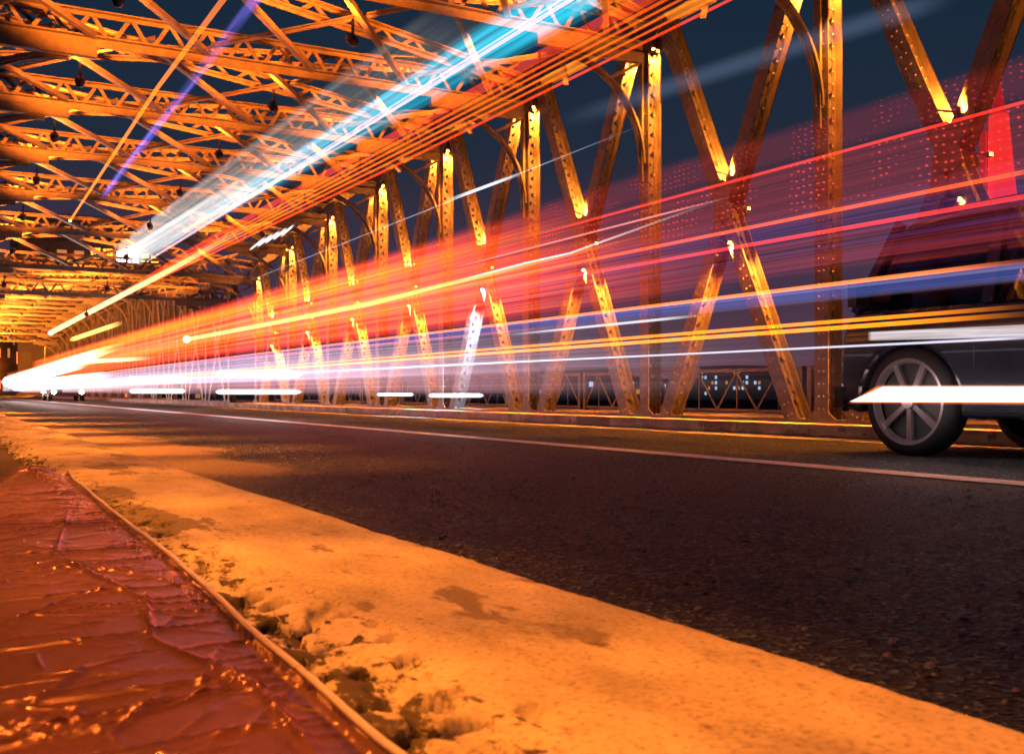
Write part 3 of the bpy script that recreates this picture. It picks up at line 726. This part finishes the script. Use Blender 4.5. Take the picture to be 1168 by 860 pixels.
# ------------------------------------------------------------------ light trails along the lanes
def trail_mat(name, c, strength, s0, s1, fade0=.06, fade1=.06, streak=0.0, streak_n=30.0, c2=None, edge=.25, near_gain=1.0, far_gain=1.0, dots=0.0):
    """air along the lane that glows where lamps passed: emission over clear, even from every side"""
    m, t, b = newmat(name); t.nodes.remove(b)
    uv = N(t, 'ShaderNodeUVMap'); uv.uv_map = 'along'; sp = N(t, 'ShaderNodeSeparateXYZ'); t.links.new(uv.outputs[0], sp.inputs[0])
    u, v = sp.outputs[0], sp.outputs[1]
    def mr(src, a, b_, c_, d, sm=True):
        n = N(t, 'ShaderNodeMapRange'); n.interpolation_type = 'SMOOTHSTEP' if sm else 'LINEAR'
        for nm, val in zip(('From Min', 'From Max', 'To Min', 'To Max'), (a, b_, c_, d)): n.inputs[nm].default_value = val
        t.links.new(src, n.inputs['Value']); return n.outputs[0]
    def mul(a, b_):
        n = N(t, 'ShaderNodeMath', operation='MULTIPLY'); t.links.new(a, n.inputs[0])
        if isinstance(b_, (int, float)): n.inputs[1].default_value = b_
        else: t.links.new(b_, n.inputs[1])
        return n.outputs[0]
    val = mul(mr(u, 0, max(fade0, 1e-4), 0, 1), mr(u, 1-max(fade1, 1e-4), 1, 1, 0))
    val = mul(val, mr(u, 0, 1, near_gain, far_gain, False))
    if edge > 0: val = mul(val, mul(mr(v, 0, edge, 0, 1), mr(v, 1-edge, 1, 1, 0)))
    colsock = None
    if streak > 0:
        cb = N(t, 'ShaderNodeCombineXYZ'); t.links.new(mul(u, 2.2), cb.inputs[0]); t.links.new(mul(v, streak_n), cb.inputs[1])
        nz = N(t, 'ShaderNodeTexNoise'); nz.noise_dimensions = '2D'; nz.inputs['Scale'].default_value = 1; nz.inputs['Detail'].default_value = 3; nz.inputs['Roughness'].default_value = .7
        t.links.new(cb.outputs[0], nz.inputs['Vector'])
        val = mul(val, mr(nz.outputs['Fac'], .33, .68, 1-streak, 1+streak*.9))
        if c2:
            n2 = N(t, 'ShaderNodeTexNoise'); n2.noise_dimensions = '2D'; n2.inputs['Scale'].default_value = 1.0; n2.inputs['Detail'].default_value = 2
            cb2 = N(t, 'ShaderNodeCombineXYZ'); t.links.new(mul(u, 1.5), cb2.inputs[0]); t.links.new(mul(v, streak_n*.35), cb2.inputs[1]); t.links.new(cb2.outputs[0], n2.inputs['Vector'])
            colsock = ramp(t, n2.outputs['Fac'], [(.38, c), (.62, c2)]).outputs[0]
    if dots > 0:
        cb3 = N(t, 'ShaderNodeCombineXYZ'); t.links.new(mul(u, dots), cb3.inputs[0]); t.links.new(mul(v, 8.0), cb3.inputs[1])
        vo = N(t, 'ShaderNodeTexVoronoi'); vo.voronoi_dimensions = '2D'; vo.inputs['Scale'].default_value = 1; vo.inputs['Randomness'].default_value = .35
        t.links.new(cb3.outputs[0], vo.inputs['Vector'])
        dn = N(t, 'ShaderNodeTexNoise'); dn.noise_dimensions = '2D'; dn.inputs['Scale'].default_value = .16; t.links.new(cb3.outputs[0], dn.inputs['Vector'])
        dd = mr(vo.outputs['Distance'], .06, .17, 4.2, 0); dd = mul(dd, mr(dn.outputs['Fac'], .42, .62, 0, 1))
        a2 = N(t, 'ShaderNodeMath', operation='ADD'); t.links.new(dd, a2.inputs[0]); a2.inputs[1].default_value = .5; dd = a2.outputs[0]
        val = mul(val, dd)
    em = N(t, 'ShaderNodeEmission'); em.inputs[0].default_value = (*c, 1)
    if colsock is not None: t.links.new(colsock, em.inputs[0])
    t.links.new(mul(val, strength*.5), em.inputs[1])
    tr = N(t, 'ShaderNodeBsdfTransparent'); ad = N(t, 'ShaderNodeAddShader')
    t.links.new(tr.outputs[0], ad.inputs[0]); t.links.new(em.outputs[0], ad.inputs[1])
    t.links.new(ad.outputs[0], t.nodes['Material Output'].inputs[0])
    m.cycles.emission_sampling = 'NONE'
    return m

TG = 'light trails of passing traffic'
def ribbon(label, top, bot, mat, X2=.012, seg=24):
    """a slab of light: top and bottom edges as (start, end) points"""
    t0, t1, b0, b1 = [Vector(p) for p in (*top, *bot)]
    vs, fs, uvs = [], [], []
    for i in range(seg+1):
        u = i/seg
        for p, v in ((b0.lerp(b1, u), 0), (t0.lerp(t1, u), 1)):
            for dx in (0, X2): vs.append((p.x+dx, p.y, p.z)); uvs.append((u, v))
    for i in range(seg):
        a = i*4; c = a+4
        fs += [(a, a+2, c+2, c), (a+1, c+1, c+3, a+3), (a, c, c+1, a+1), (a+2, a+3, c+3, c+2)]
    fs += [(0, 1, 3, 2), (seg*4, seg*4+2, seg*4+3, seg*4+1)]
    o_ = t0; me = bpy.data.meshes.new('light_trail'); me.from_pydata([(x-o_.x, y_-o_.y, z-o_.z) for x, y_, z in vs], [], fs)
    ul = me.uv_layers.new(name='along')
    for lp in me.loops: ul.data[lp.index].uv = uvs[lp.vertex_index]
    me.materials.append(mat); o = bpy.data.objects.new('light_trail', me); COL.objects.link(o); o.location = o_
    return tag(o, label, 'light trail', TG)

def streak(label, pts, rad, c, strength, fade0=.02, fade1=.05, gain=(1, 1), taper=0):
    """one lamp's path: a thin glowing rod through the given points"""
    pts = [Vector(p) for p in pts]; n = 6; L = len(pts)
    m = MB()
    fine = []; us = []
    for i in range(L-1):
        for q in range(12):
            fine.append(pts[i].lerp(pts[i+1], q/12)); us.append((i+q/12)/(L-1))
    fine.append(pts[-1]); us.append(1.0)
    rr = [rad if not isinstance(rad, tuple) else rad[0]+(rad[1]-rad[0])*u for u in us]
    if taper: rr = [r_*min(1, .12+min(u, 1-u)/taper)**.6 for r_, u in zip(rr, us)]
    m.tube(fine, rr, n)
    o_ = fine[0]; me = bpy.data.meshes.new('light_trail'); me.from_pydata([(x-o_.x, y_-o_.y, z-o_.z) for x, y_, z in m.v], [], m.f)
    ul = me.uv_layers.new(name='along')
    for lp in me.loops: ul.data[lp.index].uv = (us[min(lp.vertex_index//n, len(us)-1)], .5)
    me.materials.append(trail_mat('trail', c, strength, 0, 1, fade0, fade1, edge=0, near_gain=gain[0], far_gain=gain[1]))
    o = bpy.data.objects.new('light_trail', me); COL.objects.link(o); o.location = o_
    return tag(o, label, 'light trail', TG)

RED, ORG, YEL = (1, .035, .02), (1, .14, .01), (1, .25, .008)
WHT, LAV, BLU, TEAL, PINK = (1, .93, .88), (.62, .50, .80), (.13, .20, .75), (.02, .42, .60), (1, .30, .28)
XT = 5.75
def hz(r, X=XT): return CAM_H + r*X/CT
def band(label, X, r0, r1, s0, s1, mat):
    z0, z1 = hz(r0, X), hz(r1, X)
    return ribbon(label, ((X, s0, z1), (X, s1, z1)), ((X, s0, z0), (X, s1, z0)), mat)
band('wide dotted crimson band of light at the top of the traffic, over the van', XT+.10, .262, .312, 1.5, 62, trail_mat('red_dots', (.95, .06, .05), .26, 0, 1, 0, .2, edge=.30, near_gain=.55, far_gain=2.2, dots=900))
band('dotted crimson band of light second from the top', XT+.08, .20, .268, 1.5, 62, trail_mat('red_dots_low', (1, .06, .04), .42, 0, 1, 0, .2, streak=.4, streak_n=16, edge=.1, near_gain=.5, far_gain=2.4, dots=900))
def fadeband(label, X, r0, r1, s0, s1, c, st, f0, f1, sn, c2, k0=1, k1=1, streak=.7):
    band(label, X, r0, r1, s0, s1, trail_mat('band', c, st, 0, 1, f0, f1, streak=streak, streak_n=sn, c2=c2, edge=.24, near_gain=k0, far_gain=k1))
fadeband('broad red sheet of tail-light glow in mid air across the posts', XT, .16, .305, 8.0, 75, RED, 3.0, .12, .12, 26, ORG, 1, 1.0, .5)
fadeband('red and orange streaked sheet of light below the broad red one', XT-.06, .115, .235, 6.2, 80, RED, 2.0, .12, .1, 34, ORG)
fadeband('faint violet streaked sheet of light beside the van', XT-.10, .125, .22, 1.5, 14, (.6, .06, .08), .22, 0, .3, 30, (.25, .06, .3))
fadeband('blue band of light at the van window height', XT-.15, .100, .121, 1.0, 42, BLU, .36, 0, .4, 9, LAV, 1, 1.4, .5)
fadeband('lavender haze of headlight glow low over the road', XT-.2, .02, .118, 6.0, 85, LAV, .85, .18, .05, 40, (.8, .5, .6), .8, 1.4, .6)
fadeband('pale rosy haze of light just above the far kerb', XT-.05, -.012, .085, 4.5, 85, (.62, .30, .34), .95, .15, .05, 12, (.6, .42, .5), .8, 1.6, .4)
fadeband('white sheet of headlight glow toward the bridge end', XT-.9, .0, .10, 15, 90, WHT, .42, .35, .04, 26, LAV, .7, 1.8, .6)
fadeband('orange sheet of light above the white glow toward the bridge end', XT-.6, .09, .25, 17, 90, ORG, .55, .4, .04, 26, RED, .8, 1.6, .7)

fadeband('orange glow filling the far end of the bridge', 2.6, .02, .55, 40, 99, ORG, .75, .5, .03, 10, RED, .6, 1.3, .4)  # added glowing sheet stands in for the orange light at the far end
def line(label, X, a, b, rad, c, st, **kw): return streak(label, [at(a[0], a[1], X), at(b[0], b[1], X)], rad, c, st, **kw)
line('thin red line of light crossing the upper part of the van side', 5.6, (1200, 108), (560, 282), .010, RED, 1.1, fade1=.4)
line('bright orange-red line second from top of the right side', 5.55, (1200, 190), (300, 372), .014, (1, .10, .02), 1.2, fade1=.3)
line('red line just below the orange-red one on the right', 5.55, (1200, 219), (420, 356), .016, (1, .05, .03), .9, fade1=.4)
line('thin pink line rising over the first crossed diagonals', 5.5, (840, 223), (500, 310), .008, PINK, .9, fade0=.2, fade1=.3)
line('orange line along the upper rim of the blue band', 5.5, (1200, 294), (60, 432), .015, (1, .20, .03), 1.6, fade1=.1)
line('upper of the two amber lines over the van door', 5.45, (1200, 347), (40, 440), .014, YEL, 1.7, fade1=.1)
line('lower of the two amber lines over the van door', 5.45, (1200, 356), (40, 441), .016, YEL, 2.0, fade1=.1)
line('thin white line below the amber pair', 5.4, (1200, 384), (250, 429), .008, (.8, .8, 1), 1.0, fade1=.3)
line('short white line merging near the second crossed diagonals', 5.4, (808, 359), (560, 384), .012, (.9, .9, 1), .9, fade0=.2, fade1=.5)
line('thin magenta line between the blue band and the amber pair', 5.4, (700, 366), (120, 424), .010, (1, .12, .2), .9, fade0=.2, fade1=.2)
line('thin white line low among the trails at mid span', 5.3, (800, 402), (100, 437), .010, (.85, .85, 1), .8, fade0=.15, fade1=.1)
streak('thick golden-white trail starting at a round flare near the bridge end', [at(214, 387, 4.2), at(300, 371, 4.2), at(420, 347, 4.2), at(520, 322, 4.2), at(640, 293, 4.2), at(790, 255, 4.2)], (.034, .007), (1, .40, .09), 1.7, fade0=.0, fade1=.5, gain=(1.6, .5))
streak('thin white kinked line from the golden trail across the first posts', [at(520, 321, 4.1), at(600, 300, 4.1), at(650, 289, 4.1), at(840, 221, 4.1)], .007, WHT, 1.1, fade0=.2, fade1=.5)
line('slender pale blue line climbing past the arched brackets', 5.7, (760, 132), (280, 322), .006, (.7, .75, .95), .45, fade0=.2, fade1=.1)
line('short bright sliver on the slender pale blue line', 5.66, (600, 196), (505, 231), .018, (.85, .9, 1), 1.0, fade0=.4, fade1=.4)
# low white headlight bars
def hbar(label, X, x0, x1, y, th, c=WHT, st=3.0, y1=None, f0=.03, f1=.06):
    a, b = at(x0, y, X), at(x1, y if y1 is None else y1, X); depth = lambda p: CT*(p.y+p.x*TT)
    ra, rb = th*depth(a)/F_PX/2, th*depth(b)/F_PX/2
    streak(label, [a, b], ((ra+0), rb) if True else ra, c, st, fade0=f0, fade1=f1, taper=.06)
a, b = at(969, 450, 5.9), at(1230, 450, 5.9)
ribbon('thick white headlight bar across the van wheel, cut to a slant at its front', (at(1007, 441, 5.9), at(1240, 441, 5.9)), (at(969, 458, 5.9), at(1240, 459, 5.9)), trail_mat('headlight_bar', (.95, .93, 1), 3.0, 0, 1, 0, 0, edge=0), .02)
ribbon('orange fringe around the thick white headlight bar', (at(1002, 438, 5.93), at(1240, 438, 5.93)), (at(964, 461, 5.93), at(1240, 463, 5.93)), trail_mat('headlight_fringe', (1, .22, .03), 1.2, 0, 1, .02, 0, edge=.2), .02)
ribbon('pale white bar above the thick headlight bar on the van', (at(990, 378, 5.8), at(1240, 366, 5.8)), (at(990, 389, 5.8), at(1240, 384, 5.8)), trail_mat('headlight_bar_high', (.85, .80, .86), .75, 0, 1, .01, 0, streak=.3, streak_n=8, edge=.15), .02)
for i, (x0, x1, yy, th) in enumerate([(146, 214, 433, 9), (148, 212, 446, 6), (247, 345, 427, 10), (246, 345, 447, 6), (430, 472, 450, 4), (489, 552, 451, 5)]):
    lb = ['upper headlight bar farthest along the bridge', 'lower headlight bar farthest along the bridge', 'upper headlight bar left of the middle posts', 'lower headlight bar left of the middle posts',
          'short slim headlight bar at kerb height between middle posts', 'small headlight bar at kerb height nearest of the short ones'][i]
    hbar('white '+lb, 4.9, x0, x1, yy, th, st=3.2)
# white-hot merging point at the end of the bridge
for i, (x0, y0, x1, y1, th, c) in enumerate([(8, 434, 150, 391, 9, (1, .6, .2)), (4, 437, 130, 398, 12, WHT), (10, 436, 105, 412, 12, WHT), (10, 440, 140, 425, 8, (1, .8, .8)), (14, 442, 140, 436, 9, (.8, .7, 1)), (80, 388, 142, 367, 5, (1, .5, .12)), (60, 415, 180, 408, 5, (1, .55, .3))]):
    hbar(['golden', 'white-hot', 'second white-hot', 'rosy', 'lilac', 'short amber', 'peach'][i]+' trail fanning out of the glare at the bridge end', 3.4+.1*i, x1, x0, y1, th, c, 2.4, y0, .25, .02)
# overhead trails: still lamps and sign streaked by camera movement, placed under the struts
for i, (dy, c, st, r) in enumerate([(0, (1, .10, .01), 1.0, .012), (9, (1, .13, .01), 1.0, .009), (18, (1, .15, .01), 1.1, .009), (27, (1, .12, .01), 1.1, .008), (37, (1, .06, .01), 1.1, .010), (-14, (1, .05, .015), .55, .055)]):
    streak(['upper', 'second', 'third', 'fourth', 'lowest', 'broad faint red'][i]+' line in the bundle of orange overhead trails', [at(62, 379, 5.0), at(140, 335+dy*.08, 5.0), at(215, 291+dy*.30, 5.0), at(440, 170+dy*.66, 5.0), at(980, -117+dy*1.2, 5.0)], (.024, r), c, st, fade0=.0, fade1=.0, gain=(2.2, .7))
streak('white-hot head of the orange overhead bundle', [at(57, 380, 4.9), at(110, 352, 4.9), at(200, 305, 4.9), at(300, 248, 4.9)], (.11, .03), (1, .62, .3), 2.0, fade0=0, fade1=.6)
ribbon('broad milky white overhead beam trailing from the lit sign', (at(128, 281, 4.4), at(520, -20, 4.4)), (at(152, 303, 4.4), at(640, 8, 4.4)), trail_mat('white_beam', (.62, .60, .56), .55, 0, 1, 0, .1, streak=.45, streak_n=9, edge=.12, near_gain=1.3, far_gain=.12), .02)
ribbon('bright white core of the overhead beam near the sign', (at(140, 284, 4.35), at(400, 120, 4.35)), (at(158, 303, 4.35), at(410, 150, 4.35)), trail_mat('white_core', (.9, .92, .95), .7, 0, 1, 0, .7, streak=.3, streak_n=7, edge=.15), .02)
ribbon('turquoise band running along the overhead white beam', (at(215, 250, 4.3), at(640, -40, 4.3)), (at(222, 268, 4.3), at(690, 12, 4.3)), trail_mat('teal_band', TEAL, 1.0, 0, 1, .28, 0, streak=.7, streak_n=22, edge=.28, near_gain=.6, far_gain=1.3), .02)
line('thin pink-white line inside the turquoise band', 4.25, (700, -30), (165, 300), .016, (1, .55, .65), .9)
line('second thin pink-white line inside the turquoise band', 4.25, (660, -12), (170, 296), .010, (.9, .6, .8), .7)
line('golden line under the turquoise band with a round flare', 4.3, (212, 263), (480, 118), .014, (1, .35, .04), 1.3, fade1=.5)
ribbon('blue-violet trail crossing the roof struts on the footpath side', (at(280, 0, 2.5), at(110, 225, 2.5)), (at(300, 0, 2.5), at(117, 231, 2.5)), trail_mat('blue_trail', (.22, .18, .95), .75, 0, 1, .0, .1, streak=.8, streak_n=3, edge=.45, near_gain=1.2, far_gain=.8), .02)
streak('steep orange trail falling to a small round flare', [at(262, -10, 2.3), at(180, 100, 2.3), at(80, 252, 2.3)], (.030, .020), (1, .22, .02), 1.1, fade0=0, fade1=0, gain=(.7, 1.8))
ribbon('faint grey-blue beam high between the nearest posts', (at(620, 130, 5.6), at(1100, -30, 5.6)), (at(620, 160, 5.6), at(1100, 10, 5.6)), trail_mat('faint_beam', (.25, .35, .55), .16, 0, 1, .4, .1, edge=.5), .02)
for i in range(5):
    line(['first', 'second', 'third', 'fourth', 'fifth'][i]+' short white stroke of the scribbled trail below the brackets', 5.3, (284+i*9, 286-i*4), (304+i*8, 270-i*3.5), .016, (1, .9, .9), 1.6, fade0=.2, fade1=.3)
# round flares at the trail heads
def flare(label, p, r, c, st):
    bm = bmesh.new(); bmesh.ops.create_uvsphere(bm, u_segments=16, v_segments=10, radius=r); me = bpy.data.meshes.new('light_flare'); bm.to_mesh(me); bm.free()
    me.materials.append(emit('flare', c, st)); me.materials[0].cycles.emission_sampling = 'NONE'; o = bpy.data.objects.new('light_flare', me); COL.objects.link(o); o.location = p
    tag(o, label, 'lamp', 'round lamps at the trail heads')
flare('round white-gold lamp at the head of the overhead orange bundle', at(58, 380, 4.9), .10, (1, .75, .45), 4)
flare('round golden lamp at the head of the thick golden-white trail', at(213, 387, 4.2), .07, (1, .6, .25), 4)
flare('small round orange lamp at the foot of the steep orange trail', at(80, 252, 2.3), .028, (1, .55, .2), 4)
flare('small round orange lamp under the turquoise band', at(211, 263, 4.3), .035, (1, .55, .2), 4)

# ------------------------------------------------------------------ beyond the bridge: city
FACADE = painted('dark_facade', (.10, .085, .085), .7, .3, 0, .3)
WIN_W = emit('window_warm', (1, .4, .12), .4); WIN_C = emit('window_cool', (.4, .65, 1), .8); WIN_R = emit('window_red', (1, .10, .05), 1.8)
WIN_OFF = painted('window_dark', (.03, .04, .05), .5, .2)
def building(c, wx, wy, h, label, cols, rows, lit=.35, z0=-2, mats=(WIN_W, WIN_C), face='both'):
    x, y_ = c; b = empty('city_building', (x, y_, z0), label, 'building', 'buildings beyond the bridge')
    m = MB(); m.box(x-wx/2, x+wx/2, y_-wy/2, y_+wy/2, z0, z0+h); m.build('wall', FACADE, b)
    m = MB(); m.box(x-wx/2-.3, x+wx/2+.3, y_-wy/2-.3, y_+wy/2+.3, z0+h, z0+h+.6); m.build('cornice', FACADE, b)
    for side in ('x', 'y'):
        wd = wy if side == 'x' else wx
        for i in range(cols):
            for j in range(rows):
                q = -wd/2 + wd*(i+.5)/cols; zz = z0+h*(j+.6)/(rows+.4); hw, hh = wd/cols*.28, h/rows*.28
                m = MB()
                if side == 'x': m.box(x-wx/2-.06, x-wx/2+.02, y_+q-hw, y_+q+hw, zz-hh, zz+hh)
                else: m.box(x+q-hw, x+q+hw, y_-wy/2-.06, y_-wy/2+.02, zz-hh, zz+hh)
                m.build('window', random.choice(mats) if random.random() < lit else WIN_OFF, b)
    return b
m = MB(); m.box(-400, 900, 102, 900, -8, -.55); tag(m.build('ground', BROWN), kind='structure')
def grd(px, dist, lat=0):
    a = math.atan((px-584)/F_PX)+TH; return (dist*math.sin(a), dist*math.cos(a))
building(grd(92, 150), 16, 14, 24, 'dark block with a lit neon sign straight beyond the bridge end', 8, 9, .12, -2, (WIN_W,))
building(grd(185, 190), 14, 14, 15, 'low block with warm windows next to the signed one', 8, 6, .35, -2, (WIN_W,))
building(grd(10, 170), 14, 14, 14, 'low warm-lit block at the outer end of the bridge', 7, 6, .35, -2, (WIN_W,))
for i, (px, d, wx, h, cols, rows, lb) in enumerate([(650, 330, 24, 14, 9, 5, 'low block across the river behind the second crossed diagonals'), (690, 380, 20, 12, 8, 4, 'squat block across the river with few lit windows'),
        (838, 360, 16, 15, 9, 8, 'block with blue-white windows across the river between posts'), (870, 420, 18, 13, 8, 5, 'dim block across the river beside the blue-white one'), (780, 400, 26, 11, 10, 4, 'wide low block across the river at the waterline')]):
    building(grd(px, d), wx, 16, h, lb, cols, rows, .10 if i != 2 else .24, -6.5, (WIN_W, WIN_C) if i != 2 else (WIN_C, WIN_C, WIN_W), )
for i, (lx, ly) in enumerate(((-2.5, 104), (10.5, 106), (-3, 122), (11, 125))):  # lamps added to throw orange light on the dark far end and facades
    sl = empty('street_lamp', (lx, ly, -.55), ['first orange street lamp past the bridge end, footpath side', 'first orange street lamp past the bridge end, river side', 'second orange street lamp past the bridge end, footpath side', 'second orange street lamp past the bridge end, river side'][i], 'street lamp', 'street lamps past the bridge')
    sgn = 1 if lx < 4 else -1
    m = MB(); m.tube([(lx, ly, -.55), (lx, ly, 5.8)], [.09, .05], 10); m.build('pole', STEEL_DARK, sl)
    m = MB(); m.tube([(lx, ly, 5.75), (lx+sgn*.5, ly, 6.05), (lx+sgn*1.2, ly, 6.1)], .035, 8); m.build('arm', STEEL_DARK, sl)
    m = MB(); m.box(lx+sgn*1.2-.28, lx+sgn*1.2+.28, ly-.12, ly+.12, 6.03, 6.14); m.build('lamp_head', HOUSING, sl)
    m = MB(); m.box(lx+sgn*1.2-.24, lx+sgn*1.2+.24, ly-.10, ly+.10, 6.0, 6.028); m.build('lens', LAMP_GLASS, sl)
    lamp('street_lamp_light', (lx+sgn*1.2, ly, 5.9), 16000, (lx+sgn*1.5, ly+4, 0), 'SPOT', .2, cone=165, blend=.3)
# red-lit television tower seen through the last crossed diagonals
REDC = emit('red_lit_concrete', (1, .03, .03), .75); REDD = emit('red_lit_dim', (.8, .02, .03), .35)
tx, ty = grd(1120, 320); dep = 320*math.cos(math.atan((1120-584)/F_PX))
def tp(px, py):                     # a point of the tower's own plane, square to the line of sight
    k = dep/F_PX; rx, ry = math.cos(TH), -math.sin(TH)
    return (tx+rx*(px-1120)*k, ty+ry*(px-1120)*k, CAM_H+(YH-py)*k)
tw = empty('television_tower', (tx, ty, -6), 'red-lit tower with tapering columns across the river behind the crossed diagonals', 'tower')
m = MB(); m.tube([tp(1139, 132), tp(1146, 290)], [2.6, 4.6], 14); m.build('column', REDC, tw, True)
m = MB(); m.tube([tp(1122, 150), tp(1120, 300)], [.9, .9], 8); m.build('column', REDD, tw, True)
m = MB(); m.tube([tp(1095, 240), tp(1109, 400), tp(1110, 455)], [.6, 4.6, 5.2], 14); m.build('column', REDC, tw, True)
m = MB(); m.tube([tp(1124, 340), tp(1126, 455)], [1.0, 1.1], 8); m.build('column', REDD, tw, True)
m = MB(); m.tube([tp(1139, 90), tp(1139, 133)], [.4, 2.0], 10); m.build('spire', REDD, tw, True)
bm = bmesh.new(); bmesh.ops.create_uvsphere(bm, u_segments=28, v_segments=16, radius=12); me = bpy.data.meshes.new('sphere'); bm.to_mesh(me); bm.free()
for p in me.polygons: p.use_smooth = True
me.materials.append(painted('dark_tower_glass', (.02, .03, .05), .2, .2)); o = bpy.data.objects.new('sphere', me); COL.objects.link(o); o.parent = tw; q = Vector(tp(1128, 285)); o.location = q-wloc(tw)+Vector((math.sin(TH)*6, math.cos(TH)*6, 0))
# neon sign on the dark block: rows of strokes too blurred to read
NEON_Y = emit('neon_amber', (1, .42, .03), 2.6); NEON_W = emit('neon_white', (.95, .97, 1), 6)
sg = empty('neon_sign', (*grd(140, 135), 12), 'amber and blown-out white neon sign on a frame beyond the bridge', 'sign')
dn = 135*math.cos(math.atan((140-584)/F_PX)); kx = dn/F_PX; bx, by = grd(140, 135); ux, uy = CT, -ST
def sp_(px, py): return Vector((bx+ux*(px-140)*kx, by+uy*(px-140)*kx, CAM_H+(YH-py)*kx))
def glyph(x0, y0, w_, h_, mat, name, th):
    m = MB()
    for q in range(4): m.beam(sp_(x0+w_*.05, y0+h_*(.1+.27*q)), sp_(x0+w_*.95, y0+h_*(.1+.27*q)), .15, th)
    for q in (.22, .55, .85): m.beam(sp_(x0+w_*q, y0), sp_(x0+w_*(q-.06), y0+h_), .15, th)
    m.build(name, mat, sg)
glyph(103, 283, 12, 12, NEON_Y, 'character', .13); glyph(117, 284, 12, 11, NEON_Y, 'character', .13); glyph(161, 290, 9, 9, NEON_Y, 'character', .12); glyph(172, 290, 9, 10, NEON_Y, 'character', .12)
glyph(133, 284, 12, 17, NEON_W, 'character', .38); glyph(146, 284, 12, 18, NEON_W, 'character', .38)
m = MB()
for xx in (100, 130, 160, 185): m.beam(sp_(xx, 281), sp_(xx, 330), .2, .2)
m.beam(sp_(98, 303), sp_(187, 303), .2, .2); m.build('frame', STEEL_DARK, sg)
